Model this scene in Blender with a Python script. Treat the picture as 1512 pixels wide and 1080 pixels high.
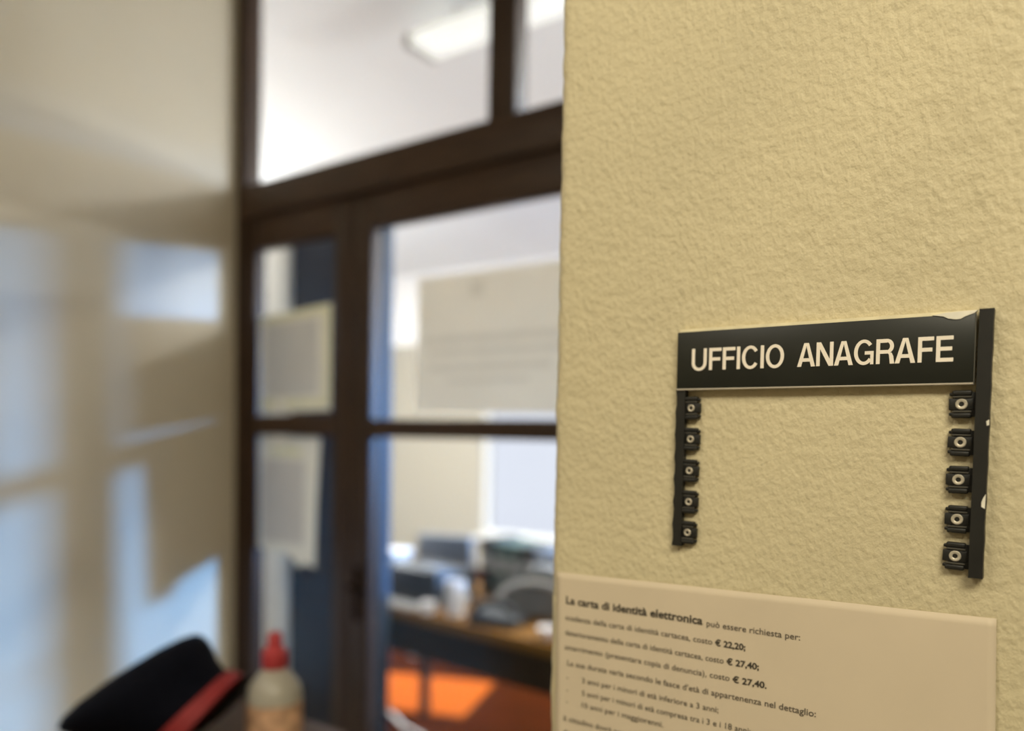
import bpy, bmesh, math, random
from mathutils import Vector, Matrix, noise

random.seed(7)
C = bpy.context.scene.collection
SC = bpy.context.scene
for o in list(bpy.data.objects):
    bpy.data.objects.remove(o)

# ------------------------------------------------------------------ camera
H = 1.5                                   # lens height above the floor
yaw, pitch, roll = (math.radians(a) for a in (35.02720466, -1.89354112, 0.97943825))
fwd = Vector((-math.sin(yaw) * math.cos(pitch), math.cos(yaw) * math.cos(pitch), math.sin(pitch)))
rgt = Vector((math.cos(yaw), math.sin(yaw), 0))
upv = rgt.cross(fwd)
r2 = math.cos(roll) * rgt + math.sin(roll) * upv
u2 = -math.sin(roll) * rgt + math.cos(roll) * upv
cd = bpy.data.cameras.new('camera')
cam = bpy.data.objects.new('camera', cd)
C.objects.link(cam)
cam.matrix_world = Matrix(((r2.x, u2.x, -fwd.x, 0), (r2.y, u2.y, -fwd.y, 0), (r2.z, u2.z, -fwd.z, H), (0, 0, 0, 1)))
cd.sensor_width = 36
cd.lens = 1150 / 1512 * 36
cd.shift_y = (681.28 - 540) / 1512
cd.clip_start = 0.02
cd.dof.use_dof = True
cd.dof.focus_distance = 0.485
cd.dof.aperture_fstop = 2.45
SC.camera = cam

# ------------------------------------------------------------------ world, lights, exposure
w = bpy.data.worlds.new('sky')
SC.world = w
w.use_nodes = True
w.node_tree.nodes['Background'].inputs[0].default_value = (0.86, 0.88, 1.0, 1)
w.node_tree.nodes['Background'].inputs[1].default_value = 1.05


def area(name, loc, target, sx, sy, power, col):
    l = bpy.data.lights.new(name, 'AREA')
    l.shape = 'RECTANGLE'
    l.size, l.size_y, l.energy, l.color = sx, sy, power, col
    o = bpy.data.objects.new(name, l)
    C.objects.link(o)
    o.location = loc
    o.rotation_euler = (Vector(target) - Vector(loc)).to_track_quat('-Z', 'Y').to_euler()
    return o


# daylight through the high window of the office (falls through the glazed doors on the left wall)
area('window_daylight', (3.4, 6.98, 2.92), (-2.5, 1.2, 1.3), 1.0, 0.75, 1900, (0.14, 0.42, 1.0))
# unseen office ceiling lights, added without fixtures to brighten the room
for i, (x, y) in enumerate(((-2.2, 4.6), (-5.2, 4.6), (0.8, 4.2), (-5.0, 2.9), (-0.6, 5.8))):
    area('office_fill_light', (x, y, 3.28), (x, y, 0), 1.2, 0.5, 140, (1.0, 1.0, 0.97))
# unseen fill lights, added to brighten the office ceiling from below
for x, y in ((1.6, 4.0), (-6.6, 3.0)):
    area('ceiling_fill_light', (x, y, 2.2), (x - 0.6 * (1 if x > 0 else -1), y, 5), 0.9, 0.3, 245, (0.97, 1.0, 1.0))
# unseen corridor light, added and aimed to grade the sign wall
area('corridor_added_light', (0.62, -0.62, 2.62), (0.05, 0.53, 1.3), 0.9, 0.5, 29, (1.0, 0.92, 0.72))
area('corridor_added_light', (-1.5, -1.7, 3.3), (-1.5, -1.7, 0), 1.2, 0.35, 34, (1.0, 0.94, 0.80))  # weak unseen fill, added to lift the left wall

SC.view_settings.view_transform = 'Standard'
SC.view_settings.look = 'None'
SC.view_settings.exposure = 0.0
SC.view_settings.gamma = 1.0
SC.view_settings.use_curve_mapping = False
SC.cycles.max_bounces = 12
SC.cycles.transparent_max_bounces = 16
SC.cycles.use_denoising = True


# ------------------------------------------------------------------ materials
def mat(name, col, rough=0.6, var=0.08, scale=12.0, spec=0.4, metal=0.0, bump=0.0, bscale=60.0, emit=None,
        stretch=(1, 1, 1), trans=0.0):
    m = bpy.data.materials.new(name)
    m.use_nodes = True
    nt = m.node_tree
    b = nt.nodes['Principled BSDF']
    tc = nt.nodes.new('ShaderNodeTexCoord')
    mp = nt.nodes.new('ShaderNodeMapping')
    mp.inputs['Scale'].default_value = stretch
    nt.links.new(tc.outputs['Object'], mp.inputs[0])
    nz = nt.nodes.new('ShaderNodeTexNoise')
    nz.inputs['Scale'].default_value = scale
    nz.inputs['Detail'].default_value = 6
    nt.links.new(mp.outputs[0], nz.inputs['Vector'])
    rp = nt.nodes.new('ShaderNodeValToRGB')
    rp.color_ramp.elements[0].position = 0.3
    rp.color_ramp.elements[1].position = 0.7
    rp.color_ramp.elements[0].color = tuple(c * (1 - var) for c in col) + (1,)
    rp.color_ramp.elements[1].color = tuple(min(1, c * (1 + var)) for c in col) + (1,)
    nt.links.new(nz.outputs['Fac'], rp.inputs[0])
    nt.links.new(rp.outputs[0], b.inputs['Base Color'])
    b.inputs['Roughness'].default_value = rough
    b.inputs['Specular IOR Level'].default_value = spec
    b.inputs['Metallic'].default_value = metal
    if bump:
        n2 = nt.nodes.new('ShaderNodeTexNoise')
        n2.inputs['Scale'].default_value = bscale
        n2.inputs['Detail'].default_value = 5
        nt.links.new(mp.outputs[0], n2.inputs['Vector'])
        bp = nt.nodes.new('ShaderNodeBump')
        bp.inputs['Strength'].default_value = 1.0
        bp.inputs['Distance'].default_value = bump
        nt.links.new(n2.outputs['Fac'], bp.inputs['Height'])
        nt.links.new(bp.outputs[0], b.inputs['Normal'])
    if emit:
        b.inputs['Emission Color'].default_value = emit[0] + (1,)
        b.inputs['Emission Strength'].default_value = emit[1]
    if trans:
        tr = nt.nodes.new('ShaderNodeBsdfTranslucent')
        nt.links.new(rp.outputs[0], tr.inputs[0])
        mx = nt.nodes.new('ShaderNodeMixShader')
        mx.inputs[0].default_value = trans
        out = nt.nodes['Material Output']
        nt.links.new(b.outputs[0], mx.inputs[1])
        nt.links.new(tr.outputs[0], mx.inputs[2])
        nt.links.new(mx.outputs[0], out.inputs[0])
    return m


def glass_mat():
    m = bpy.data.materials.new('window_glass')
    m.use_nodes = True
    nt = m.node_tree
    nt.nodes.remove(nt.nodes['Principled BSDF'])
    t = nt.nodes.new('ShaderNodeBsdfTransparent')
    t.inputs[0].default_value = (0.97, 0.98, 0.98, 1)
    g = nt.nodes.new('ShaderNodeBsdfGlossy')
    g.inputs['Roughness'].default_value = 0.02
    lw = nt.nodes.new('ShaderNodeLayerWeight')         # facing is the same from both faces of the pane
    lw.inputs['Blend'].default_value = 0.5
    pw = nt.nodes.new('ShaderNodeMath')
    pw.operation = 'POWER'
    pw.inputs[1].default_value = 5.0
    nt.links.new(lw.outputs['Facing'], pw.inputs[0])
    fr = nt.nodes.new('ShaderNodeMath')
    fr.operation = 'MULTIPLY_ADD'
    fr.inputs[1].default_value = 0.5
    fr.inputs[2].default_value = 0.02
    nt.links.new(pw.outputs[0], fr.inputs[0])
    mx = nt.nodes.new('ShaderNodeMixShader')
    nt.links.new(fr.outputs[0], mx.inputs[0])
    nt.links.new(t.outputs[0], mx.inputs[1])
    nt.links.new(g.outputs[0], mx.inputs[2])
    nt.links.new(mx.outputs[0], nt.nodes['Material Output'].inputs[0])
    return m


def ink_film(name, col):
    """printed ink on translucent paper: tints the sheet it lies on"""
    m = bpy.data.materials.new(name)
    m.use_nodes = True
    nt = m.node_tree
    nt.nodes.remove(nt.nodes['Principled BSDF'])
    t = nt.nodes.new('ShaderNodeBsdfTransparent')
    nz = nt.nodes.new('ShaderNodeTexNoise')
    nz.inputs['Scale'].default_value = 30
    rp = nt.nodes.new('ShaderNodeValToRGB')
    rp.color_ramp.elements[0].color = tuple(c * 0.94 for c in col) + (1,)
    rp.color_ramp.elements[1].color = tuple(min(1, c * 1.06) for c in col) + (1,)
    nt.links.new(nz.outputs['Fac'], rp.inputs[0])
    nt.links.new(rp.outputs[0], t.inputs[0])
    nt.links.new(t.outputs[0], nt.nodes['Material Output'].inputs[0])
    return m


def two_tone(name, low, high, z):
    m = mat(name, low, 0.7)
    nt = m.node_tree
    b = nt.nodes['Principled BSDF']
    geo = nt.nodes.new('ShaderNodeNewGeometry')
    sp = nt.nodes.new('ShaderNodeSeparateXYZ')
    nt.links.new(geo.outputs['Position'], sp.inputs[0])
    gt = nt.nodes.new('ShaderNodeMath')
    gt.operation = 'GREATER_THAN'
    gt.inputs[1].default_value = z
    nt.links.new(sp.outputs['Z'], gt.inputs[0])
    mx = nt.nodes.new('ShaderNodeMix')
    mx.data_type = 'RGBA'
    mx.inputs['A'].default_value = low + (1,)
    mx.inputs['B'].default_value = high + (1,)
    nt.links.new(gt.outputs[0], mx.inputs['Factor'])
    nt.links.new(mx.outputs['Result'], b.inputs['Base Color'])
    return m


M = dict(
    plaster=mat('cream_plaster', (0.56, 0.485, 0.305), 0.5, 0.05, 9, 0.3, bump=0.0016, bscale=240, stretch=(1, 1, 0.75)),
    cream=mat('cream_wall_paint', (0.55, 0.485, 0.37), 0.42, 0.03, 2.5, 0.35, bump=0.0004, bscale=90),
    white=mat('white_wall_paint', (0.80, 0.77, 0.75), 0.8, 0.02, 3),
    office=two_tone('two_tone_office_paint', (0.37, 0.335, 0.268), (0.82, 0.79, 0.76), H + 1.07),
    ceil=mat('ceiling_paint', (0.83, 0.82, 0.81), 0.9, 0.02, 2),
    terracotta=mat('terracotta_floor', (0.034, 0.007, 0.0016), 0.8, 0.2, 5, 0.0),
    greyfloor=mat('grey_stone_floor', (0.30, 0.27, 0.23), 0.4, 0.15, 14),
    wood=mat('dark_brown_wood', (0.040, 0.0205, 0.0105), 0.45, 0.3, 9, 0.35, stretch=(6, 6, 0.6)),
    woodh=mat('dark_brown_wood_crosswise', (0.050, 0.0255, 0.013), 0.45, 0.3, 9, 0.35, stretch=(0.6, 6, 6)),
    deskwood=mat('amber_wood', (0.17, 0.075, 0.011), 0.7, 0.2, 8, 0.1, stretch=(0.5, 6, 6)),
    tablewood=mat('brown_table_wood', (0.085, 0.04, 0.018), 0.4, 0.25, 8, 0.4, stretch=(0.5, 6, 6)),
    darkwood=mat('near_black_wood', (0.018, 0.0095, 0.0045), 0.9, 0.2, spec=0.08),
    glass=glass_mat(),
    plate=mat('black_green_plate', (0.0135, 0.0145, 0.0105), 0.38, 0.12, 40, 0.35),
    plastic=mat('black_plastic', (0.012, 0.0115, 0.009), 0.45, 0.2, 70, 0.4),
    letter=mat('off_white_letters', (0.80, 0.72, 0.60), 0.6, 0.04, 60),
    clear=mat('pale_plastic_edge', (0.42, 0.37, 0.29), 0.3, 0.05),
    palegap=mat('pale_backing', (0.74, 0.66, 0.43), 0.6, 0.1, 90),
    chip=mat('broken_pale_plastic', (0.72, 0.68, 0.56), 0.5, 0.1, 120),
    rivet=mat('dull_nickel', (0.50, 0.45, 0.35), 0.4, 0.1, 60, metal=0.35),
    paper=mat('notice_paper', (0.585, 0.49, 0.355), 0.6, 0.03, 14, 0.25),
    ink=mat('black_ink', (0.045, 0.037, 0.026), 0.8, 0.05),
    ink2=mat('grey_ink', (0.10, 0.082, 0.06), 0.8, 0.05),
    bigsheet=mat('poster_sheet', (0.73, 0.665, 0.555), 0.8, 0.02, trans=0.55),
    whitesheet=mat('white_sheet', (0.70, 0.64, 0.53), 0.8, 0.02, trans=0.5),
    greyprint=ink_film('grey_print', (0.80, 0.78, 0.80)),
    faintprint=ink_film('faint_grey_print', (0.87, 0.865, 0.86)),
    olive=ink_film('olive_border_print', (0.93, 0.93, 0.74)),
    lilac=ink_film('lilac_grey_print', (0.80, 0.80, 0.83)),
    navy=mat('navy_felt', (0.010, 0.017, 0.038), 0.9, 0.15, 30),
    slate=mat('slate_felt', (0.028, 0.029, 0.034), 0.9, 0.15, 30),
    bluetrim=mat('blue_metal_trim', (0.030, 0.050, 0.080), 0.6, 0.05),
    whitepaint=mat('white_lacquer', (0.80, 0.79, 0.76), 0.35, 0.03),
    cloth=mat('black_navy_cloth', (0.003, 0.0036, 0.008), 0.85, 0.25, 120, 0.1),
    red=mat('red_band', (0.26, 0.022, 0.024), 0.7, 0.15, 60),
    leather=mat('black_lacquer', (0.008, 0.008, 0.008), 0.25, 0.1),
    bottle=mat('milky_plastic', (0.60, 0.56, 0.47), 0.25, 0.05, trans=0.35),
    redcap=mat('red_plastic', (0.42, 0.045, 0.05), 0.4, 0.1),
    orange=mat('orange_label', (0.60, 0.36, 0.22), 0.5, 0.45, 45),
    sunpatch=mat('sun_patch_orange', (0.29, 0.056, 0.003), 0.9, 0.1, 20, 0.05),
    darkgrey=mat('dark_grey_plastic', (0.020, 0.023, 0.027), 0.5, 0.1),
    midgrey=mat('grey_fabric', (0.17, 0.165, 0.155), 0.9, 0.15, 60),
    bluegrey=mat('blue_grey_plastic', (0.16, 0.18, 0.21), 0.5, 0.1),
    lightgrey=mat('light_grey_plastic', (0.42, 0.40, 0.37), 0.5, 0.1),
    green=mat('dark_green_card', (0.05, 0.085, 0.07), 0.7, 0.1),
    black=mat('black_card', (0.015, 0.015, 0.013), 0.6, 0.1),
    pink=mat('pink_card', (0.75, 0.35, 0.36), 0.6, 0.1),
    china=mat('white_china', (0.80, 0.76, 0.73), 0.25, 0.03),
    tube=mat('lamp_diffuser', (0.9, 0.9, 0.86), 0.5, 0.0, emit=((1.0, 1.0, 0.94), 0.55)),
)


# ------------------------------------------------------------------ builders
def link(name, bm, m, parent=None, smooth=False, kind=None):
    me = bpy.data.meshes.new(name)
    bmesh.ops.recalc_face_normals(bm, faces=bm.faces[:])
    bm.to_mesh(me)
    bm.free()
    me.materials.append(M[m] if isinstance(m, str) else m)
    if smooth:
        for p in me.polygons:
            p.use_smooth = True
        if smooth != 'all':
            me.set_sharp_from_angle(angle=math.radians(38))
    o = bpy.data.objects.new(name, me)
    C.objects.link(o)
    if parent:
        o.parent = parent
    if kind:
        o['kind'] = kind
    return o


def thing(name, label=None, cat=None, loc=(0, 0, 0), rz=0.0, group=None, kind=None):
    o = bpy.data.objects.new(name, None)
    o.empty_display_size = 0.05
    C.objects.link(o)
    o.location = loc
    o.rotation_euler = (0, 0, rz)
    return tag(o, label, cat, group, kind)


def tag(o, label=None, cat=None, group=None, kind=None):
    if label:
        o['label'] = label
    if cat:
        o['category'] = cat
    if group:
        o['group'] = group
    if kind:
        o['kind'] = kind
    return o


def bx(bm, x0, x1, y0, y1, z0, z1, bev=0.0, seg=2):
    b = bmesh.new()
    bmesh.ops.create_cube(b, size=1)
    for v in b.verts:
        v.co = Vector(((x0 + x1) / 2 + v.co.x * (x1 - x0), (y0 + y1) / 2 + v.co.y * (y1 - y0), (z0 + z1) / 2 + v.co.z * (z1 - z0)))
    if bev:
        bmesh.ops.bevel(b, geom=b.edges[:], offset=bev, segments=seg, profile=0.5, affect='EDGES')
    merge(bm, b)
    return bm


def merge(bm, b, mtx=None):
    if mtx is not None:
        b.transform(mtx)
    me = bpy.data.meshes.new('tmp')
    b.to_mesh(me)
    b.free()
    bm.from_mesh(me)
    bpy.data.meshes.remove(me)


def box(name, m, x0, x1, y0, y1, z0, z1, parent=None, bev=0.0, kind=None):
    return link(name, bx(bmesh.new(), x0, x1, y0, y1, z0, z1, bev), m, parent, smooth=bool(bev), kind=kind)


def lathe(bm, prof, seg=32, mtx=None, close=True):
    b = bmesh.new()
    rings = []
    for r, z in prof:
        rings.append([b.verts.new((r * math.cos(2 * math.pi * k / seg), r * math.sin(2 * math.pi * k / seg), z)) for k in range(seg)])
    for a, c in zip(rings, rings[1:]):
        for k in range(seg):
            b.faces.new((a[k], a[(k + 1) % seg], c[(k + 1) % seg], c[k]))
    if close:
        b.faces.new(rings[0][::-1])
        b.faces.new(rings[-1])
    merge(bm, b, mtx)
    return bm


def tube(bm, pts, r, seg=10):
    b = bmesh.new()
    pts = [Vector(p) for p in pts]
    rings = []
    for i, p in enumerate(pts):
        d = (pts[min(i + 1, len(pts) - 1)] - pts[max(i - 1, 0)]).normalized()
        a = d.cross(Vector((0, 0, 1)))
        if a.length < 1e-3:
            a = d.cross(Vector((1, 0, 0)))
        a.normalize()
        c = d.cross(a)
        rings.append([b.verts.new(p + r * (math.cos(2 * math.pi * k / seg) * a + math.sin(2 * math.pi * k / seg) * c)) for k in range(seg)])
    for p, q in zip(rings, rings[1:]):
        for k in range(seg):
            b.faces.new((p[k], p[(k + 1) % seg], q[(k + 1) % seg], q[k]))
    b.faces.new(rings[0][::-1])
    b.faces.new(rings[-1])
    merge(bm, b)
    return bm


def prism(bm, pts, y0, y1):
    """outline in x,z pushed from y0 to y1"""
    b = bmesh.new()
    a = [b.verts.new((x, y0, z)) for x, z in pts]
    c = [b.verts.new((x, y1, z)) for x, z in pts]
    b.faces.new(a)
    b.faces.new(c[::-1])
    n = len(pts)
    for i in range(n):
        b.faces.new((a[i], c[i], c[(i + 1) % n], a[(i + 1) % n]))
    merge(bm, b)
    return bm


def text_bm(s, height, width, x, y, z, bold=0.0, depth=0.00015):
    """flat lettering facing -y, left end at x, baseline at z, capital height and total width given"""
    cu = bpy.data.curves.new('lettering', 'FONT')
    cu.body = s
    cu.size = 1.0
    cu.offset = bold
    cu.extrude = 0.01
    cu.resolution_u = 3
    o = bpy.data.objects.new('lettering_source', cu)
    C.objects.link(o)
    bpy.context.view_layer.update()
    me = bpy.data.meshes.new_from_object(o.evaluated_get(bpy.context.evaluated_depsgraph_get()))
    bpy.data.objects.remove(o)
    bpy.data.curves.remove(cu)
    xs = [v.co.x for v in me.vertices]
    x0, x1 = min(xs), max(xs)
    cap = 0.729
    b = bmesh.new()
    b.from_mesh(me)
    bpy.data.meshes.remove(me)
    for v in b.verts:
        v.co = Vector((x + (v.co.x - x0) * width / (x1 - x0), y - (v.co.z + 0.01) / 0.02 * depth, z + v.co.y * height / cap))
    return b


# ------------------------------------------------------------------ the setting: room shells
WY = 0.53          # face of the sign wall
PY = 1.80          # front face of the glazed partition
XL = -2.52         # left wall of the corridor
ZC = 3.40          # ceilings
XE = -0.333        # free corner of the sign wall


def wall_mesh():
    """sign wall: front face with rounded free corner, hand-trowelled relief in the mesh"""
    xs = [XE + 0.010 + i * 0.0022 for i in range(0, 165)]
    xs += [xs[-1] + 0.02, 0.2, 0.6, 1.2, 2.2]
    prof = [(x, WY, 0, -1) for x in xs[::-1]]                     # x, y, normal x, normal y
    R = 0.010
    for k in range(1, 7):
        a = math.pi / 2 * k / 6
        prof.append((XE + R - R * math.sin(a), WY + R - R * math.cos(a), -math.sin(a), -math.cos(a)))
    prof += [(XE, WY + 0.03, -1, 0), (XE, WY + 0.1, -1, 0), (XE, 1.2, -1, 0), (XE, 1.79, -1, 0)]
    zs = [0, 0.4, 0.8, 1.0, 1.15] + [1.18 + i * 0.0028 for i in range(0, 275)] + [2.0, 2.4, 3.0, ZC]
    bm = bmesh.new()
    grid = []
    for z in zs:
        row = []
        for x, y, nx, ny in prof:
            d = 0.0
            if 1.16 < z < 1.97 and x < 0.06 and y < 0.7:
                p = Vector(((x * 0.82 + z * 0.57) * 0.62, y, z * 0.82 - x * 0.57))   # strokes of the float rise to the right
                a = noise.noise(p * 95) * 0.62 + noise.noise(p * 190 + Vector((3, 1, 7))) * 0.40
                big = noise.noise(p * 14)
                amp = 0.00068 * max(0.25, 0.8 + 0.9 * noise.noise(p * 6 + Vector((9, 0, 2))))
                d = a * amp + big * 0.00045
                if nx < -0.4:
                    d += 0.0011 * noise.noise(Vector((0, 0, z * 22))) + 0.0006 * noise.noise(Vector((1, 0, z * 70)))
            # flat behind the paper and the sign rails so that they lie on the wall
            row.append(bm.verts.new((x + nx * d, y + ny * min(d, 0.0008), z)))
        grid.append(row)
    for a, b in zip(grid, grid[1:]):
        for k in range(len(prof) - 1):
            bm.faces.new((a[k], a[k + 1], b[k + 1], b[k]))
    # close the body of the wall
    back = [[bm.verts.new((2.2, 1.79, zs[0])), bm.verts.new((2.2, 1.79, zs[-1]))]]
    bm.faces.new([r[0] for r in grid] + [back[0][1], back[0][0]])
    bm.faces.new([r[-1] for r in grid] + [back[0][1], back[0][0]])
    return bm


wr = link('wall_right', wall_mesh(), 'plaster', smooth='all')
wr['kind'] = 'structure'
box('wall_left', 'cream', XL - 0.2, XL, -2.6, PY + 0.045, 0, ZC, kind='structure')
box('wall_back', 'cream', XL - 0.2, 2.4, -2.7, -2.6, 0, ZC, kind='structure')
box('wall_corridor_end', 'cream', 2.2, 2.4, -2.6, PY, 0, ZC, kind='structure')
box('floor', 'greyfloor', XL - 0.2, 2.4, -2.7, PY + 0.02, -0.1, 0, kind='structure')
box('ceiling', 'ceil', XL - 0.2, 2.4, -2.7, PY + 0.02, ZC, ZC + 0.1, kind='structure')
# office behind the glazing
OX0, OX1, OY = -8.4, 5.2, 7.0
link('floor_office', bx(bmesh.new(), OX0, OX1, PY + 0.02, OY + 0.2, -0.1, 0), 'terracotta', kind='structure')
link('ceiling_office', bx(bmesh.new(), OX0, OX1, PY + 0.02, OY + 0.2, ZC, ZC + 0.1), 'ceil', kind='structure')
box('wall_office_left', 'office', OX0 - 0.15, OX0, PY - 0.1, OY + 0.2, 0, ZC, kind='structure')
box('wall_office_right', 'office', OX1, OX1 + 0.15, PY - 0.1, OY + 0.2, 0, ZC, kind='structure')
wf = bmesh.new()
bx(wf, OX0, XL - 0.2, PY, PY + 0.05, 0, ZC)
bx(wf, -0.88, OX1, PY, PY + 0.05, 0, ZC)
bx(wf, XL - 0.2, -0.88, PY, PY + 0.045, 3.22, ZC)
link('wall_front', wf, 'office', kind='structure')
# far wall with two window openings
W2 = (-5.32, -4.10, H - 1.13, H + 0.62)
W3 = (2.9, 3.9, 2.5, 3.32)
wb = bmesh.new()
bx(wb, OX0, W2[0], OY, OY + 0.2, 0, ZC)
bx(wb, W2[0], W2[1], OY, OY + 0.2, 0, W2[2])
bx(wb, W2[0], W2[1], OY, OY + 0.2, W2[3], ZC)
bx(wb, W2[1], W3[0], OY, OY + 0.2, 0, ZC)
bx(wb, W3[0], W3[1], OY, OY + 0.2, 0, W3[2])
bx(wb, W3[0], W3[1], OY, OY + 0.2, W3[3], ZC)
bx(wb, W3[1], OX1, OY, OY + 0.2, 0, ZC)
link('wall_far', wb, 'office', kind='structure')


def plain_window(name, x0, x1, z0, z1, mull):
    t = thing(name, kind='structure')
    f = 0.05
    b = bmesh.new()
    bx(b, x0, x0 + f, OY + 0.05, OY + 0.11, z0, z1)
    bx(b, x1 - f, x1, OY + 0.05, OY + 0.11, z0, z1)
    bx(b, x0 + f, x1 - f, OY + 0.05, OY + 0.11, z0, z0 + f)
    bx(b, x0 + f, x1 - f, OY + 0.05, OY + 0.11, z1 - f, z1)
    if mull:
        xm = (x0 + x1) / 2
        bx(b, xm - 0.03, xm + 0.03, OY + 0.05, OY + 0.11, z0 + f, z1 - f)
    link('window_frame', b, 'whitepaint', t)
    box('pane', 'glass', x0 + f, x1 - f, OY + 0.078, OY + 0.082, z0 + f, z1 - f, t)
    box('window_sill', 'whitepaint', x0 - 0.04, x1 + 0.04, OY - 0.1, OY + 0.05, z0 - 0.035, z0, t, 0.004)


box('light_block_beam', 'ceil', -1.2, OX1, 4.85, 5.15, 2.55, ZC, kind='structure')  # unseen, added to keep window light off the upper left wall


plain_window('window_2', *W2, False)
plain_window('window_3', *W3, False)

# ------------------------------------------------------------------ glazed double door and transom
T = 0.045
j = thing('trim_1', kind='structure')                       # frame of the whole glazed screen
box('jamb', 'wood', XL, XL + 0.052, PY - 0.012, PY + 0.06, 0, 3.22, j, 0.003)
box('jamb', 'wood', -0.95, -0.88, PY - 0.012, PY + 0.06, 0, 3.22, j, 0.003)
box('transom_beam', 'woodh', XL + 0.052, -0.95, PY - 0.02, PY + 0.06, H + 0.775, H + 0.892, j, 0.004)
box('head_beam', 'woodh', XL + 0.052, -0.95, PY - 0.012, PY + 0.06, 3.15, 3.22, j, 0.003)
t1 = thing('window_1', kind='structure')                    # transom light
box('mullion', 'wood', -1.362, -1.266, PY - 0.008, PY + 0.05, H + 0.892, 3.15, t1, 0.003)
box('pane', 'glass', XL + 0.052, -1.362, PY + 0.02, PY + 0.025, H + 0.892, 3.15, t1)
box('pane', 'glass', -1.266, -0.95, PY + 0.02, PY + 0.025, H + 0.892, 3.15, t1)


def leaf(name, x0, x1, sl, sr, z_mid0, z_mid1, lab):
    d = thing(name, kind='structure')
    zt = H + 0.66
    box('stile', 'wood', x0, x0 + sl, PY, PY + T, 0.02, H + 0.772, d, 0.004)
    box('stile', 'wood', x1 - sr, x1, PY, PY + T, 0.02, H + 0.772, d, 0.004)
    a, b = x0 + sl, x1 - sr
    box('rail', 'woodh', a, b, PY, PY + T, zt, H + 0.772, d, 0.003)
    box('rail', 'woodh', a, b, PY, PY + T, z_mid0, z_mid1, d, 0.003)
    box('rail', 'woodh', a, b, PY, PY + T, 0.02, 0.26, d, 0.003)
    box('pane', 'glass', a, b, PY + 0.02, PY + 0.024, z_mid1, zt, d)
    box('pane', 'glass', a, b, PY + 0.02, PY + 0.024, 0.26, z_mid0, d)
    return d


d1 = leaf('door_1', XL + 0.056, -1.912, 0.046, 0.088, H - 0.0125, H + 0.060, '')
d2 = leaf('door_2', -1.908, -0.954, 0.085, 0.07, H - 0.0135, H + 0.0445, '')
# lever handle low on the meeting stile of the wide leaf
hb = bmesh.new()
bx(hb, -1.888, -1.858, PY - 0.006, PY, H - 0.62, H - 0.44, 0.003)
tube(hb, [(-1.873, PY - 0.004, H - 0.5), (-1.873, PY - 0.045, H - 0.5), (-1.78, PY - 0.05, H - 0.5)], 0.008)
ho = link('door_handle', hb, 'darkwood', d2, smooth=True)

# ------------------------------------------------------------------ office sign (the subject)
sg = thing('office_sign', 'black plastic directory sign on cream plaster reading UFFICIO ANAGRAFE above empty clips', 'sign', (0, WY, H))
yb = -0.0012       # back of the sign, a hair off the plaster


def jagged(x0, x1, z0, z1, nick_left, nick_right, lean, step=0.0222):
    """rail outline with small steps where its modules join"""
    n = 7
    zs = [z0 + (z1 - z0) * i / 21 for i in range(22)]
    L, Rr = [], []
    for i, z in enumerate(zs):
        f = (z - z0) / (z1 - z0)
        jl = nick_left * (1 if (i % 3 == 0) else random.uniform(-0.35, 0.35))
        jr = nick_right * (1 if (i % 3 == 0) else random.uniform(-0.35, 0.35))
        L.append((x0 - jl + lean * f, z))
        Rr.append((x1 + jr + lean * f, z))
    return L + Rr[::-1]


link('rail', prism(bmesh.new(), jagged(-0.2252, -0.2190, -0.0772, 0.0345, 0.0007, 0.0004, 0.0006), yb - 0.0045, yb + 0.0008), 'plastic', sg)
rb = prism(bmesh.new(), jagged(-0.0405, -0.0334, -0.0782, 0.0772, 0.00015, 0.00022, 0.0009), yb - 0.0075, yb + 0.0008)
link('rail', rb, 'plastic', sg)
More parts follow.
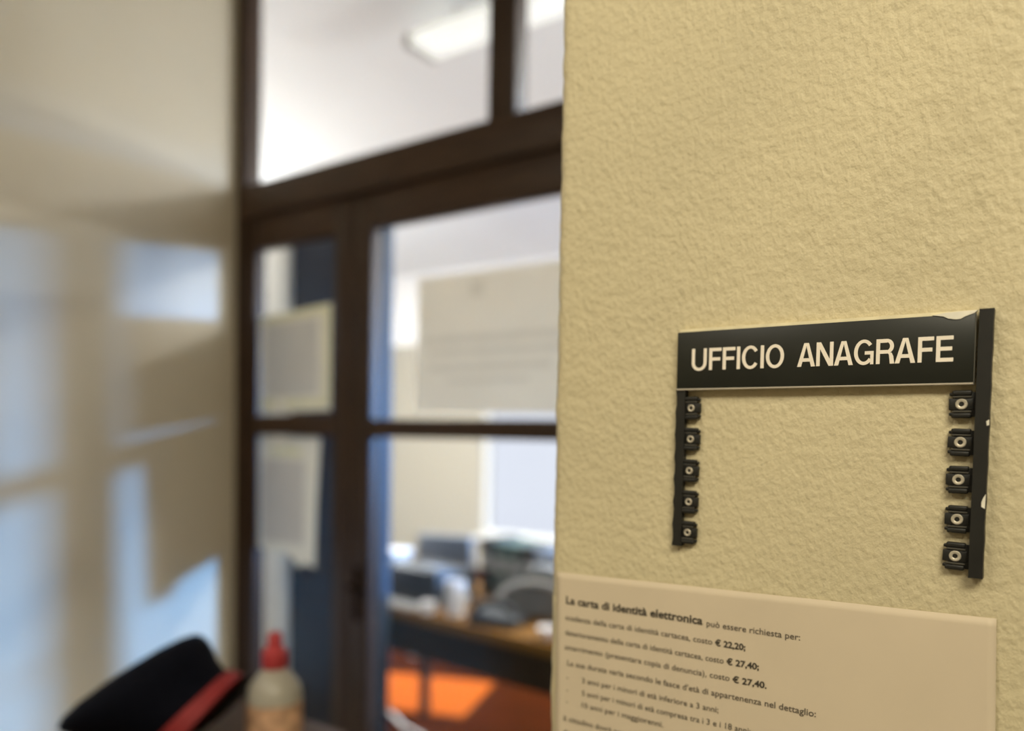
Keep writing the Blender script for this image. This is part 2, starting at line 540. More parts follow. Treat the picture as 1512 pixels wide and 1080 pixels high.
# name plate: backing, plate, edge strips, letters
box('backing_strip', 'palegap', -0.2236, -0.0415, yb - 0.0034, yb + 0.0006, 0.0352, 0.0774, sg)
pl = box('name_plate', 'plate', -0.2246, -0.0413, yb - 0.0054, yb - 0.0036, 0.0352, 0.0752, sg, 0.0004)
pl['label'] = 'black plate with off-white capital lettering'
def glyph_polys(ch):
    """grotesque capitals drawn by hand: (width, outlines) at capital height 1"""
    t = 0.150

    def rect(x0, y0, x1, y1):
        return [(x0, y0), (x1, y0), (x1, y1), (x0, y1)]

    def arc(cx, cy, rx, ry, a0, a1, n=22, tx=t, ty=t * 0.9):
        out = []
        for k in range(n):
            p = []
            for a, o_ in ((a0 + (a1 - a0) * k / n, 1), (a0 + (a1 - a0) * (k + 1) / n, 1), (a0 + (a1 - a0) * (k + 1) / n, 0), (a0 + (a1 - a0) * k / n, 0)):
                r_ = math.radians(a)
                p.append((cx + (rx - (0 if o_ else tx)) * math.cos(r_), cy + (ry - (0 if o_ else ty)) * math.sin(r_)))
            out.append(p)
        return out

    if ch == 'U':
        return 0.72, [rect(0, 0.34, t, 1), rect(0.72 - t, 0.34, 0.72, 1)] + arc(0.36, 0.345, 0.36, 0.365, 180, 360)
    if ch == 'F':
        return 0.58, [rect(0, 0, t, 1), rect(t, 0.85, 0.58, 1), rect(t, 0.42, 0.53, 0.57)]
    if ch == 'E':
        return 0.62, [rect(0, 0, t, 1), rect(t, 0.85, 0.61, 1), rect(t, 0.43, 0.57, 0.58), rect(t, 0, 0.62, 0.15)]
    if ch == 'I':
        return t, [rect(0, 0, t, 1)]
    if ch == 'C':
        return 0.75, arc(0.385, 0.5, 0.385, 0.52, 35, 325, 30)
    if ch == 'O':
        return 0.79, arc(0.395, 0.5, 0.395, 0.52, 0, 360, 36)
    if ch == 'G':
        return 0.79, arc(0.395, 0.5, 0.395, 0.52, 38, 322, 30) + [rect(0.43, 0.40, 0.78, 0.54), rect(0.65, 0.0, 0.78, 0.41)]
    if ch == 'N':
        return 0.71, [rect(0, 0, t, 1), rect(0.71 - t, 0, 0.71, 1), [(0, 1), (0.185, 1), (0.71, 0), (0.525, 0)]]
    if ch == 'A':
        w_ = 0.77
        return w_, [[(0, 0), (0.175, 0), (w_ / 2 + 0.03, 1), (w_ / 2 - 0.10, 1)], [(w_, 0), (w_ - 0.175, 0), (w_ / 2 - 0.03, 1), (w_ / 2 + 0.10, 1)], rect(0.19, 0.21, w_ - 0.19, 0.355)]
    if ch == 'R':
        return 0.71, [rect(0, 0, t, 1), rect(t, 0.85, 0.42, 1), rect(t, 0.41, 0.42, 0.555)] + arc(0.41, 0.705, 0.27, 0.295, -90, 90, 16) + [[(0.54, 0), (0.71, 0), (0.665, 0.30), (0.60, 0.44), (0.44, 0.44), (0.50, 0.36)]]
    return 0.3, []


def capitals_bm(word, x0, x1, y, z, h):
    b = bmesh.new()
    gap = 0.085
    ws = [glyph_polys(c)[0] for c in word]
    tight = {'FF': -0.02, 'AF': 0.0, 'RA': -0.07, 'NA': -0.05, 'AN': -0.04, 'AG': -0.05, 'FI': -0.01, 'UF': 0.03}
    gaps = [gap + tight.get(word[i:i + 2], 0.0) for i in range(len(word) - 1)]
    tot = sum(ws) + sum(gaps)
    sx = (x1 - x0) / tot
    at = 0.0
    for i, c in enumerate(word):
        wd, polys = glyph_polys(c)
        for k, p in enumerate(polys):
            q = [(x0 + (at + a_) * sx, z + b_ * h) for a_, b_ in p]
            prism(b, q, y - 0.00012 - 0.000004 * k, y)
        at += wd + (gaps[i] if i < len(gaps) else 0)
    return b


bt = bmesh.new()
merge(bt, capitals_bm('UFFICIO', -0.2135, -0.1497, yb - 0.0054, 0.0478, 0.0152))
merge(bt, capitals_bm('ANAGRAFE', -0.1412, -0.0522, yb - 0.0054, 0.0478, 0.0152))
link('lettering', bt, 'letter', pl)
eb = bx(bmesh.new(), -0.2246, -0.0413, yb - 0.0058, yb - 0.002, 0.0341, 0.0352, 0.0003)
link('edge_strip', eb, 'clear', sg)['label'] = 'thin pale strip along the plate bottom'
eb = bx(bmesh.new(), -0.0416, -0.0411, yb - 0.0060, yb - 0.003, 0.0338, 0.0752, 0.0001)
link('edge_strip', eb, mat('smoky_plastic_edge', (0.10, 0.095, 0.075), 0.4), sg)['label'] = 'thin smoky strip at the plate right end'
# ragged pale chip at the top right corner
pts = [(-0.0640, 0.0755), (-0.058, 0.0744), (-0.0555, 0.0730), (-0.0515, 0.0722), (-0.0490, 0.0724), (-0.0468, 0.0737), (-0.0425, 0.0752), (-0.0405, 0.0768), (-0.048, 0.0768), (-0.056, 0.0765)]
link('broken_edge', prism(bmesh.new(), pts, yb - 0.0060, yb - 0.0030), 'chip', sg)['label'] = 'pale broken plastic along the top corner'
pts = [(-0.0345, -0.0315), (-0.0332, -0.029), (-0.0334, -0.0375), (-0.0352, -0.0365), (-0.0352, -0.034)]
link('scuff', prism(bmesh.new(), pts, yb - 0.0077, yb - 0.0070), 'chip', sg)['label'] = 'small pale scuff on the right rail'
pts = [(-0.0343, 0.0128), (-0.0329, 0.0137), (-0.0328, 0.0105), (-0.0340, 0.0103)]
link('scuff', prism(bmesh.new(), pts, yb - 0.0077, yb - 0.0070), 'chip', sg)['label'] = 'small pale scuff on the right rail'


def clip_bm(s, wd):
    """one snap clip, centred on its eyelet; s = +1 tongue points right, -1 left"""
    b = bmesh.new()
    # base tongue, its middle tab reaches furthest
    bx(b, -0.0062, wd * 0.50, -0.0032, 0.0, -0.0034, 0.0034, 0.0005)
    bx(b, -0.0074, wd * 0.27, -0.0028, 0.0, -0.0072, 0.0072, 0.0004)
    # upper and lower prongs, each with a rounded nub at its end
    for sg_ in (1, -1):
        bx(b, -0.0052, wd * 0.38, -0.0046, 0.0, sg_ * 0.0066 - 0.0015, sg_ * 0.0066 + 0.0015, 0.0009, 3)
        bx(b, -0.0030, wd * 0.49, -0.0030, 0.0, sg_ * 0.0058 - 0.0010, sg_ * 0.0058 + 0.0010, 0.0007)
    if s < 0:
        b.transform(Matrix.Scale(-1, 4, Vector((1, 0, 0))))
        bmesh.ops.reverse_faces(b, faces=b.faces[:])
    return b


def ridge_bm(s, wd, top):
    b = bx(bmesh.new(), -0.0052, wd * 0.36, -0.0040, -0.0030, top * 0.0043 - 0.0005, top * 0.0043 + 0.0005, 0.0002)
    if s < 0:
        b.transform(Matrix.Scale(-1, 4, Vector((1, 0, 0))))
        bmesh.ops.reverse_faces(b, faces=b.faces[:])
    return b


def ring_bm(ro, ri, d):
    m = Matrix.Rotation(math.pi / 2, 4, 'X')
    b = bmesh.new()
    prof = [(ri, 0), (ro, 0), (ro, d * 0.6), (ro - 0.0004, d), (ri + 0.0004, d), (ri, d * 0.7), (ri, 0)]
    lathe(b, prof, 20, m, close=False)
    return b


ridge_highlight_m = mat('painted_ridge_highlight', (0.055, 0.05, 0.038), 0.4)  # lighter colour paints the highlight line on each clip
for side, xc, zc_list in (('L', -0.2143, (0.0215, -0.0005, -0.0230, -0.0452, -0.0672)), ('R', -0.0474, (0.0228, 0.0004, -0.0216, -0.0450, -0.0668))):
    src = None
    for i, zc in enumerate(zc_list):
        if src is None:
            c = link('clip', clip_bm(1 if side == 'L' else -1, 0.0132), 'plastic', sg, smooth=True)
            r = link('eyelet', ring_bm(0.0026 if side == 'L' else 0.0032, 0.0012 if side == 'L' else 0.0014, 0.0009), 'rivet', c, smooth=True)
            r.location = (0, -0.0031, 0)
            rd_ = [link('highlight_ridge', ridge_bm(1 if side == 'L' else -1, 0.0132, tp_), ridge_highlight_m, c) for tp_ in (1, -1)]
            src = (c, r, rd_)
        else:
            c = src[0].copy()
            r = src[1].copy()
            C.objects.link(c)
            C.objects.link(r)
            r.parent = c
            for q_ in src[2]:
                q2 = q_.copy()
                C.objects.link(q2)
                q2.parent = c
            r.rotation_euler = (0, random.uniform(0, 3), 0)
        c.location = (xc + (i % 2) * 0.0002 - i * 0.00012, yb + 0.0006, zc)
        c.rotation_euler = (0, random.uniform(-0.03, 0.03), 0)

# ------------------------------------------------------------------ paper notice under the sign
nt_ = thing('paper_notice', 'cream sheet of printed identity card prices stuck on plaster below the black sign', 'notice', (-0.3255, WY, H - 0.1085), 0)
nt_.rotation_euler = (0, -0.024, 0)
PW, PH = 0.2995, 0.212


def paper_y(u, v):
    """small lift of the sheet off the plaster: right edge and lower left curl"""
    y = -0.0012
    y -= 0.0010 * max(0, (u - 0.96) / 0.04) ** 2 * (0.3 + 0.7 * min(1, v * 3))
    y -= 0.0008 * math.sin(u * 9 + v * 4) ** 2
    y -= 0.004 * max(0, (0.05 - u) / 0.05) ** 2 * max(0, v - 0.35)
    return y


pb = bmesh.new()
NU, NV = 60, 40
g = [[pb.verts.new((PW * i / NU, paper_y(i / NU, k / NV), -PH * k / NV)) for i in range(NU + 1)] for k in range(NV + 1)]
for a, b in zip(g, g[1:]):
    for i in range(NU):
        pb.faces.new((a[i], a[i + 1], b[i + 1], b[i]))
sheet = link('sheet', pb, 'paper', nt_, smooth='all')
sm = sheet.modifiers.new('thickness', 'SOLIDIFY')
sm.thickness = 0.0002
sm.offset = 1

cr, sr_ = math.cos(0.024), math.sin(0.024)


def notice_text(s, x, z, cap, width, bold, m):
    """x, z in the wall's own frame (relative to the lens height); put into the sheet's frame"""
    b = text_bm(s, cap, width, 0, 0, 0, bold, 0.00008)
    dx, dz = x + 0.3255, z + 0.1085
    lx, lz = dx * cr + dz * sr_, dz * cr - dx * sr_
    ang = -0.024 + 0.004
    for v in b.verts:
        px = lx + v.co.x * math.cos(ang) - v.co.z * math.sin(ang)
        pz = lz + v.co.z * math.cos(ang) + v.co.x * math.sin(ang)
        v.co = Vector((px, v.co.y + paper_y(px / PW, -pz / PH) - 0.0003, pz))
    return b


E_ = '\u20ac'
lines = [
    ((('La carta di identit\u00e0 elettronica', -0.3155, -0.1325, 0.0061, 0.1130, 0.026, 'ink'), ('pu\u00f2 essere richiesta per:', -0.1995, -0.1325, 0.0045, 0.0640, 0.004, 'ink2'))),
    ((('scadenza della carta di identit\u00e0 cartacea, costo', -0.3155, -0.1455, 0.0044, 0.1205, 0.004, 'ink2'), (E_ + ' 22,20;', -0.1930, -0.1452, 0.0045, 0.0215, 0.028, 'ink'))),
    ((('deterioramento della carta di identit\u00e0 cartacea, costo', -0.3155, -0.1575, 0.0044, 0.1290, 0.004, 'ink2'), (E_ + ' 27,40;', -0.1845, -0.1570, 0.0045, 0.0225, 0.028, 'ink'))),
    ((('smarrimento (presentare copia di denuncia), costo', -0.3155, -0.1690, 0.0044, 0.1335, 0.004, 'ink2'), (E_ + ' 27,40.', -0.1800, -0.1688, 0.0045, 0.0235, 0.028, 'ink'))),
    ((('La sua durata varia secondo le fasce d\u2019et\u00e0 di appartenenza nel dettaglio:', -0.3130, -0.1815, 0.0045, 0.1890, 0.006, 'ink2'),)),
    ((('-', -0.3135, -0.1930, 0.0044, 0.0015, 0.004, 'ink2'), ('3 anni per i minori di et\u00e0 inferiore a 3 anni;', -0.2995, -0.1930, 0.0044, 0.1100, 0.004, 'ink2'))),
    ((('-', -0.3135, -0.2030, 0.0044, 0.0015, 0.004, 'ink2'), ('5 anni per i minori di et\u00e0 compresa tra i 3 e i 18 anni;', -0.2995, -0.2030, 0.0044, 0.1330, 0.004, 'ink2'))),
    ((('-', -0.3135, -0.2125, 0.0044, 0.0015, 0.004, 'ink2'), ('10 anni per i maggiorenni.', -0.2995, -0.2125, 0.0044, 0.0690, 0.004, 'ink2'))),
    ((('Il cittadino dovr\u00e0 presentarsi allo sportello munito di:', -0.3155, -0.2265, 0.0044, 0.1350, 0.004, 'ink2'),)),
    ((('documento scaduto e una fotografia recente', -0.3155, -0.2375, 0.0044, 0.1150, 0.016, 'ink'),)),
]
for ln in lines:
    for s_, x_, z_, c_, w_, b_, m_ in ln:
        link('printed_line', notice_text(s_, x_, z_, c_, w_, b_, m_), m_, sheet)

# ------------------------------------------------------------------ sheets stuck on the door glass
GY = PY + 0.0195   # front face of the panes


def flat_sheet(name, label, cat, pts, m, yoff=0.0, th=0.0006):
    """thin sheet with the outline pts (x, z rel. to lens height)"""
    o = link(name, prism(bmesh.new(), [(x, z + H) for x, z in pts], GY - yoff - th, GY - yoff), m)
    return tag(o, label, cat)


p = flat_sheet('poster', 'large pale poster with faint text lines on the wide door upper pane', 'poster',
               [(-1.641, 0.479), (-1.075, 0.479), (-1.075, 0.062), (-1.641, 0.069)], 'bigsheet')


def print_bar(parent, name, x0, x1, z0, z1, m):
    y = GY - 0.0007
    b_ = bmesh.new()
    b_.faces.new([b_.verts.new(q_) for q_ in ((x0, y, H + z0), (x1, y, H + z0), (x1, y, H + z1), (x0, y, H + z1))])
    return link(name, b_, m, parent)


print_bar(p, 'printed_crest', -1.435, -1.385, 0.405, 0.455, 'faintprint')
for zc, x0, x1, h in ((0.285, -1.62, -1.12, 0.022), (0.245, -1.60, -1.10, 0.018), (0.200, -1.59, -1.15, 0.020), (0.160, -1.52, -1.22, 0.016)):
    print_bar(p, 'printed_line', x0, x1, zc - h / 2, zc + h / 2, 'faintprint')

p = flat_sheet('certificate', 'sheet with an olive printed border on the narrow door upper pane', 'notice',
               [(-2.412, 0.415), (-2.033, 0.440), (-2.035, 0.076), (-2.412, 0.066)], 'whitesheet')
y = GY - 0.0007
def one_face(pts, y_):
    b_ = bmesh.new()
    b_.faces.new([b_.verts.new((x_, y_, H + z_)) for x_, z_ in pts])
    return b_


link('printed_panel', one_face([(-2.385, 0.385), (-2.098, 0.395), (-2.098, 0.13), (-2.385, 0.125)], y), 'lilac', p)
bd = bmesh.new()
for q_ in ([(-2.408, 0.411), (-2.037, 0.435), (-2.037, 0.412), (-2.408, 0.390)], [(-2.065, 0.410), (-2.037, 0.412), (-2.039, 0.115), (-2.065, 0.115)], [(-2.408, 0.114), (-2.039, 0.114), (-2.039, 0.092), (-2.408, 0.084)]):
    merge(bd, one_face(q_, y))
link('printed_border', bd, 'olive', p)
p = flat_sheet('notice_sheet', 'whitish sheet with a ragged bottom on the narrow door lower pane', 'notice',
               [(-2.414, -0.014), (-2.084, -0.017), (-2.100, -0.25), (-2.108, -0.475), (-2.16, -0.462), (-2.19, -0.485), (-2.24, -0.44), (-2.414, -0.43)], 'whitesheet')
print_bar(p, 'printed_panel', -2.40, -2.165, -0.40, -0.10, 'greyprint')
print_bar(p, 'printed_heading', -2.34, -2.18, -0.085, -0.060, 'olive')
for zz, lab in ((0.091, 'small round white disc painted as a bright glint below the olive bordered sheet'), (-0.040, 'small round white disc painted as a bright glint on top of the ragged sheet')):
    b = bmesh.new()
    mt = Matrix.Translation((-2.294, GY - 0.0005, H + zz)) @ Matrix.Rotation(math.pi / 2, 4, 'X')
    lathe(b, [(0.024, 0), (0.026, 0.003), (0.024, 0.007), (0.012, 0.009)], 24, mt)
    tube(b, [(-2.294, GY - 0.008, H + zz), (-2.294, GY - 0.016, H + zz - 0.004), (-2.294, GY - 0.02, H + zz - 0.002)], 0.005)
    tag(link('glint_disc', b, 'whitepaint', smooth=True), lab, 'hook')  # white discs stand in for bright glints on the door glass

# ------------------------------------------------------------------ corridor table with cap and bottle
tb = thing('side_table', 'tall brown wooden side table under the cap and the bottle', 'table', (-1.165, 0.69, 0))
ZT = H - 0.522
box('tabletop', 'tablewood', -0.17, 0.17, -0.25, 0.25, ZT - 0.028, ZT, tb, 0.005)
box('apron', 'tablewood', -0.15, 0.15, -0.23, 0.23, ZT - 0.12, ZT - 0.028, tb, 0.003)
for sx in (-0.13, 0.13):
    for sy in (-0.21, 0.21):
        box('leg', 'tablewood', sx - 0.02, sx + 0.02, sy - 0.02, sy + 0.02, 0, ZT - 0.12, tb, 0.004)

# bottle
bo = thing('sanitizer_bottle', 'milky plastic bottle with red cap and orange label on the table by the cap', 'bottle', (-1.05, 0.824, ZT))
link('body', lathe(bmesh.new(), [(0.036, 0), (0.043, 0.004), (0.045, 0.02), (0.045, 0.085), (0.041, 0.103), (0.027, 0.122), (0.018, 0.130), (0.018, 0.138)], 32), 'bottle', bo, smooth=True)
link('label', lathe(bmesh.new(), [(0.0457, 0.022), (0.0457, 0.078)], 32, close=False), 'orange', bo, smooth=True)
cp = lathe(bmesh.new(), [(0.0205, 0.132), (0.0215, 0.134), (0.0215, 0.158), (0.016, 0.164), (0.012, 0.168), (0.012, 0.184), (0.009, 0.190)], 24)
link('cap', cp, 'redcap', bo, smooth=True)

# peaked uniform cap lying on its side
U = Vector((math.cos(yaw), math.sin(yaw), 0))
Wd = Vector((-math.sin(yaw), math.cos(yaw), 0))
V = Vector((0, 0, 1))
K = 1.25 / 1150
BASE = Wd * 1.25 + Vector((0, 0, H))


def cp_pt(u, v, wv=0.0):        # u, v on the cap's own mid plane in metres
    return BASE + U * u + V * v + Wd * wv


def ring_at(cu, cv, du, dv, ra, rw, seg=40):
    n = math.hypot(du, dv)
    du, dv = du / n, dv / n
    return [cp_pt(cu + ra * math.cos(t) * du, cv + ra * math.cos(t) * dv, rw * math.sin(t)) for t in [2 * math.pi * k / seg for k in range(seg)]]


def loft(rings, cap0=True, cap1=True):
    b = bmesh.new()
    R_ = [[b.verts.new(q) for q in r] for r in rings]
    n = len(R_[0])
    for a, c in zip(R_, R_[1:]):
        for k in range(n):
            b.faces.new((a[k], a[(k + 1) % n], c[(k + 1) % n], c[k]))
    if cap0:
        b.faces.new(R_[0][::-1])
    if cap1:
        b.faces.new(R_[-1])
    return b


def px(x, y):
    return ((x - 756) * K, (625 - y) * K)


rc = px(298, 1043)              # centre of the opening
dc = px(190, 998)              # centre of the crown
rd = (-83, -93)
dd = (-176, -128)


def mix(f):
    return (rc[0] + (dc[0] - rc[0]) * f, rc[1] + (dc[1] - rc[1]) * f), (rd[0] + (dd[0] - rd[0]) * f, rd[1] + (dd[1] - rd[1]) * f)


capo = thing('uniform_cap', 'black peaked uniform cap with red band tipped over on the side table', 'cap', tuple(cp_pt(*px(230, 1070))))
inv = Matrix.Translation(-capo.location)


def cap_rings(spec):
    out = []
    for f, ra, rw in spec:
        (cu, cv), (du, dv) = mix(f)
        out.append(ring_at(cu, cv, du, dv, ra, rw))
    return out


b = loft(cap_rings([(0.10, 0.072, 0.088), (0.22, 0.074, 0.090), (0.40, 0.085, 0.098), (0.62, 0.104, 0.111), (0.80, 0.116, 0.119), (0.92, 0.119, 0.122), (1.0, 0.116, 0.119), (1.07, 0.100, 0.102), (1.12, 0.070, 0.072), (1.145, 0.03, 0.03)]))
b.transform(inv)
link('crown', b, 'cloth', capo, smooth='all')
b = loft(cap_rings([(-0.10, 0.071, 0.087), (-0.10, 0.0755, 0.0915), (0.14, 0.0765, 0.0925), (0.14, 0.071, 0.087)]), False, False)
b.transform(inv)
link('band', b, 'red', capo, smooth=True)['label'] = 'red band around the cap opening'
# visor: curved plate growing out of the lower side of the opening
b = bmesh.new()
vr = []
(cu, cv), (du, dv) = mix(-0.08)
nn = math.hypot(du, dv)
ax, ay = (rc[0] - dc[0]), (rc[1] - dc[1])
an = math.hypot(ax, ay)
ax, ay = ax / an, ay / an
for k in range(15):
    t = math.radians(-70 + 140 * k / 14) + math.pi / 2
    e = math.cos(math.radians(-70 + 140 * k / 14))
    ra, rw = 0.071, 0.087
    p0u, p0v = cu + ra * math.cos(t) * du / nn, cv + ra * math.cos(t) * dv / nn
    w0 = rw * math.sin(t)
    row = []
    for s_ in (0, 0.5, 1.0):
        L_ = 0.05 * e * s_
        row.append((p0u + ax * L_ * 0.45, max(p0v + ay * L_ * 0.45, -0.515), w0 + L_ * 0.9))
    vr.append(row)
vv = [[b.verts.new(cp_pt(*q)) for q in row] for row in vr]
for a, c in zip(vv, vv[1:]):
    for k in range(2):
        b.faces.new((a[k], a[k + 1], c[k + 1], c[k]))
b.transform(inv)
vo = link('visor', b, 'leather', capo, smooth='all')
md = vo.modifiers.new('thickness', 'SOLIDIFY')
md.thickness = 0.003

# ------------------------------------------------------------------ office behind the glass
# blue divider screen with a white post
ds = thing('divider_screen', 'tall dark blue divider screen with a white post behind the narrow door', 'screen', (0, 2.3, 0))
box('panel', 'slate', -3.36, -2.985, 0, 0.04, 0.06, 2.42, ds, 0.006)
box('panel', 'navy', -2.832, -2.266, 0, 0.045, 0.06, 2.42, ds, 0.006)
ps = box('post', 'whitepaint', -2.982, -2.835, -0.03, 0.06, 0.0, 2.44, ds, 0.012)
ps['label'] = 'white post between the panels'
box('edge_trim', 'bluetrim', -2.266, -2.252, -0.004, 0.048, 0.06, 2.425, ds, 0.004)['label'] = 'blue metal edge'
for x in (-3.25, -2.45):
    box('foot', 'darkgrey', x - 0.03, x + 0.03, -0.15, 0.12, 0.0, 0.06, ds, 0.008)

# front desk, turned a little
DA = -0.10
DX, DY, ZD = -1.72, 2.375, 0.75
dk = thing('desk', 'amber wooden desk with dark apron just behind the wide door', 'desk', (DX, DY, 0), DA)
box('desktop', 'deskwood', -1.13, 0.85, 0, 0.70, 0.705, 0.75, dk, 0.004)
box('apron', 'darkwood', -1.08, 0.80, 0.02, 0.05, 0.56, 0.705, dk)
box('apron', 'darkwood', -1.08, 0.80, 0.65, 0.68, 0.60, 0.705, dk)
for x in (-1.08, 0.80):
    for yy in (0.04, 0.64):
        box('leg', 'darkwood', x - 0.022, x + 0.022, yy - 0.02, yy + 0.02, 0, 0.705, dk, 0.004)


def on_desk(lx, ly):
    """a spot on the desktop, measured along its front edge and back from it"""
    c_, s_ = math.cos(DA), math.sin(DA)
    return (DX + lx * c_ - ly * s_, DY + lx * s_ + ly * c_, ZD)


pr = thing('printer', 'dark grey box printer on the amber desk left of the white mug', 'printer', on_desk(-0.62, 0.24), DA)
box('body', 'darkgrey', -0.165, 0.165, -0.13, 0.13, 0.0, 0.155, pr, 0.015)
box('output_slot', 'black', -0.12, 0.12, -0.135, -0.128, 0.05, 0.075, pr)
box('control_panel', 'bluegrey', 0.02, 0.14, -0.10, -0.03, 0.153, 0.165, pr, 0.003)
cu_ = thing('white_mug', 'tall white mug beside the dark printer on the amber desk', 'mug', on_desk(-0.315, 0.09))
link('body', lathe(bmesh.new(), [(0.036, 0), (0.040, 0.004), (0.041, 0.145), (0.037, 0.145), (0.034, 0.02)], 28), 'china', cu_, smooth=True)
b = bmesh.new()
tube(b, [(0.039 + 0.026 * math.sin(math.pi * k / 8), 0, 0.04 + 0.075 * k / 8) for k in range(9)], 0.006)
link('handle', b, 'china', cu_, smooth=True)
tp = thing('telephone', 'black desk telephone with its handset right of the white mug', 'telephone', on_desk(-0.10, 0.13), 0.15)
link('base', prism(bmesh.new(), [(-0.10, 0.0), (0.10, 0.0), (0.10, 0.03), (-0.10, 0.045)], -0.085, 0.085), 'darkgrey', tp)
b = bmesh.new()
tube(b, [(-0.09 + 0.18 * k / 10, -0.05, 0.055 + 0.035 * math.sin(math.pi * k / 10)) for k in range(11)], 0.016)
link('handset', b, 'black', tp, smooth=True)
# grey bag with an arched flap
bg = thing('grey_bag', 'grey cloth bag with an arched top behind the black telephone', 'bag', on_desk(-0.05, 0.36), 0.1)
bk = bmesh.new()
prism(bk, [(-0.21, 0.0)] + [(-0.21 * math.cos(math.pi * k / 16), 0.07 + 0.14 * math.sin(math.pi * k / 16)) for k in range(17)] + [(0.21, 0.0)], -0.07, 0.07)
bmesh.ops.bevel(bk, geom=bk.edges[:], offset=0.014, segments=2, affect='EDGES')
link('body', bk, 'midgrey', bg, smooth=True)
b = bmesh.new()
tube(b, [(-0.19 * math.cos(math.pi * k / 14), -0.085, 0.02 + 0.13 * math.sin(math.pi * k / 14)) for k in range(15)], 0.014)
link('strap', b, 'lightgrey', bg, smooth=True)
sc_ = thing('document_scanner', 'blue-grey document scanner at the right of the amber desk beside the grey bag', 'scanner', on_desk(0.40, 0.36), DA)
b = prism(bmesh.new(), [(-0.15, 0), (0.15, 0), (0.15, 0.20), (0.11, 0.23), (-0.15, 0.20)], -0.11, 0.11)
bmesh.ops.bevel(b, geom=b.edges[:], offset=0.012, segments=2, affect='EDGES')
link('body', b, 'bluegrey', sc_, smooth=True)
box('feed_tray', 'lightgrey', -0.12, 0.06, 0.02, 0.05, 0.20, 0.25, sc_, 0.004)
box('slot', 'black', -0.11, 0.11, -0.114, -0.108, 0.06, 0.075, sc_)
o = box('paper_stack', 'lightgrey', -0.15, 0.15, -0.045, 0.045, 0.0, 0.012)
o.location = on_desk(-0.64, 0.06)
o.rotation_euler = (0, 0, DA)
tag(o, 'grey paper stack along the desk edge before the printer', 'paper')
o = link('tape_roll', lathe(bmesh.new(), [(0.012, 0), (0.033, 0), (0.034, 0.006), (0.034, 0.04), (0.033, 0.046), (0.012, 0.046), (0.012, 0)], 28, close=False), 'china', smooth=True)
o.location = on_desk(-0.43, 0.045)
tag(o, 'cream tape roll at the desk edge before the white mug', 'tape')
o = link('bowl', lathe(bmesh.new(), [(0.018, 0), (0.022, 0.003), (0.042, 0.045), (0.040, 0.046), (0.02, 0.008)], 28), 'china', smooth=True)
o.location = on_desk(0.20, 0.06)
tag(o, 'small white bowl at the front edge of the amber desk', 'bowl')
o = box('note_pad', 'pink', -0.035, 0.035, -0.03, 0.03, 0, 0.04, bev=0.002)
o.location = on_desk(0.34, 0.05)
tag(o, 'pink note pad at the right front of the amber desk', 'pad')


def carton(name, label, cat, x, y, z, wx, wy, wz, m, rz=0.0, lid=None):
    t = thing(name, label, cat, (x, y, z), rz)
    box('body', m, -wx / 2, wx / 2, -wy / 2, wy / 2, 0, wz, t, 0.004)
    if lid:
        box('lid', lid, -wx / 2 - 0.004, wx / 2 + 0.004, -wy / 2 - 0.004, wy / 2 + 0.004, wz, wz + 0.02, t, 0.003)
    return t


def binder(label, lx, m, hgt):
    t = thing('ring_binder', label, 'binder', on_desk(lx, 0.58), DA, 'ring binders at the back of the desk')
    box('cover', m, -0.036, 0.036, -0.10, 0.10, 0, hgt, t, 0.004)
    box('spine_label', 'lightgrey', -0.020, 0.020, -0.1025, -0.1002, hgt * 0.45, hgt * 0.75, t)


binder('black ring binder, leftmost of the row under the bright window', -0.50, 'black', 0.265)
binder('dark green ring binder, left one of the two green ones', -0.42, 'green', 0.255)
binder('dark green ring binder, right one of the two green ones', -0.34, 'green', 0.25)
binder('black ring binder between the green and the blue-grey ones', -0.26, 'black', 0.25)
binder('blue-grey ring binder in the row under the bright window', -0.18, 'bluegrey', 0.24)
binder('black ring binder, rightmost of the row under the bright window', -0.10, 'black', 0.235)
x, y, z = on_desk(-0.82, 0.52)
mo = thing('monitor', 'low blue-grey monitor seen from behind left of the binder row', 'monitor', (x, y, z), 0.2)
box('shell', 'bluegrey', -0.15, 0.15, -0.02, 0.03, 0.07, 0.25, mo, 0.012)
box('stand', 'darkgrey', -0.03, 0.03, -0.005, 0.03, 0.01, 0.10, mo)
box('stand_foot', 'darkgrey', -0.09, 0.09, -0.06, 0.07, 0.0, 0.012, mo, 0.004)
x, y, z = on_desk(-0.95, 0.28)
carton('storage_box', 'small pale storage box with a lid left of the dark printer', 'box', x, y, z, 0.15, 0.14, 0.17, 'lightgrey', 0.1, 'china')

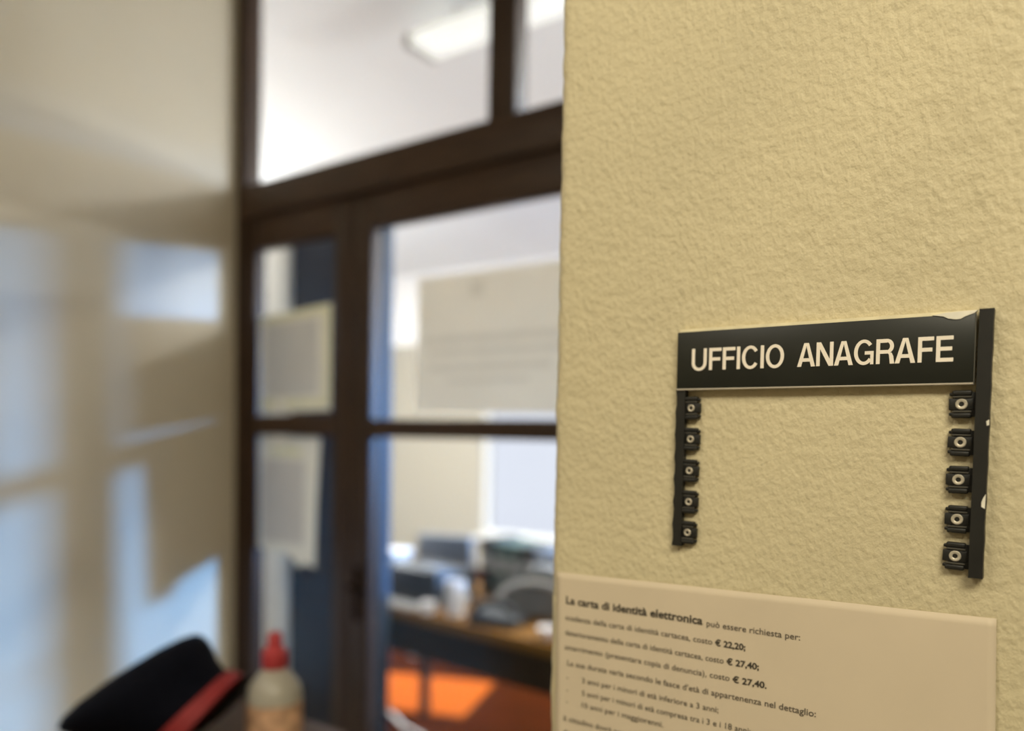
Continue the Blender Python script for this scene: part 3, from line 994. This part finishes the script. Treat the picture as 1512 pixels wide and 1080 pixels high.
# things on the floor under the desk
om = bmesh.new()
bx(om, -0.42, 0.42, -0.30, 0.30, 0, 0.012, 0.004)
o = link('sun_patch', om, 'sunpatch', smooth=True)  # orange slab stands in for a patch of sunlight on the floor
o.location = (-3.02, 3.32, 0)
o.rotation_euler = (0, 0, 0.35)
tag(o, 'bright orange slab painted as a sun patch on the dark red floor', 'sun patch')
carton('white_carton', 'white carton standing on the floor behind the orange sun patch', 'box', -3.42, 4.02, 0, 0.30, 0.25, 0.12, 'china', 0.3, 'lightgrey')
wbk = thing('waste_basket', 'pale green waste basket on the floor left of the white carton', 'basket', (-3.60, 3.62, 0))
link('bin', lathe(bmesh.new(), [(0.075, 0), (0.08, 0.004), (0.10, 0.16), (0.103, 0.165), (0.097, 0.165), (0.075, 0.01)], 28), mat('pale_green_plastic', (0.42, 0.42, 0.30), 0.5), wbk, smooth=True)
link('rim', lathe(bmesh.new(), [(0.099, 0.16), (0.107, 0.162), (0.107, 0.172), (0.099, 0.172), (0.099, 0.16)], 28, close=False), mat('pale_green_rim', (0.36, 0.36, 0.27), 0.5), wbk, smooth=True)
b = bmesh.new()
tube(b, [(-2.95, 3.02, 0.012), (-2.82, 2.98, 0.012), (-2.68, 2.90, 0.012), (-2.52, 2.86, 0.012), (-2.38, 2.78, 0.012), (-2.25, 2.74, 0.012)], 0.011)
tag(link('floor_cable', b, 'lightgrey', smooth=True), 'grey cable trailing over the floor in front of the orange sun patch', 'cable')

# hanging fluorescent lamp seen through the transom
lp = thing('ceiling_lamp', 'long white fluorescent lamp below the office ceiling behind the transom', 'lamp', (-1.75, 2.72, 0))
hs = prism(bmesh.new(), [(-0.74, 3.30), (0.74, 3.30), (0.72, 3.335), (-0.72, 3.335)], -0.05, 0.05)
link('housing', hs, 'whitepaint', lp)
link('diffuser', prism(bmesh.new(), [(-0.70, 3.27), (-0.69, 3.25), (0.69, 3.25), (0.70, 3.27), (0.70, 3.30), (-0.70, 3.30)], -0.085, 0.085), 'tube', lp)
for x in (-0.71, 0.71):
    box('end_holder', 'lightgrey', x - 0.015, x + 0.015, -0.1, 0.1, 3.24, 3.30, lp, 0.004)
for x in (-0.5, 0.5):
    link('rod', tube(bmesh.new(), [(x, 0, 3.335), (x, 0, ZC)], 0.006), 'lightgrey', lp, smooth=True)
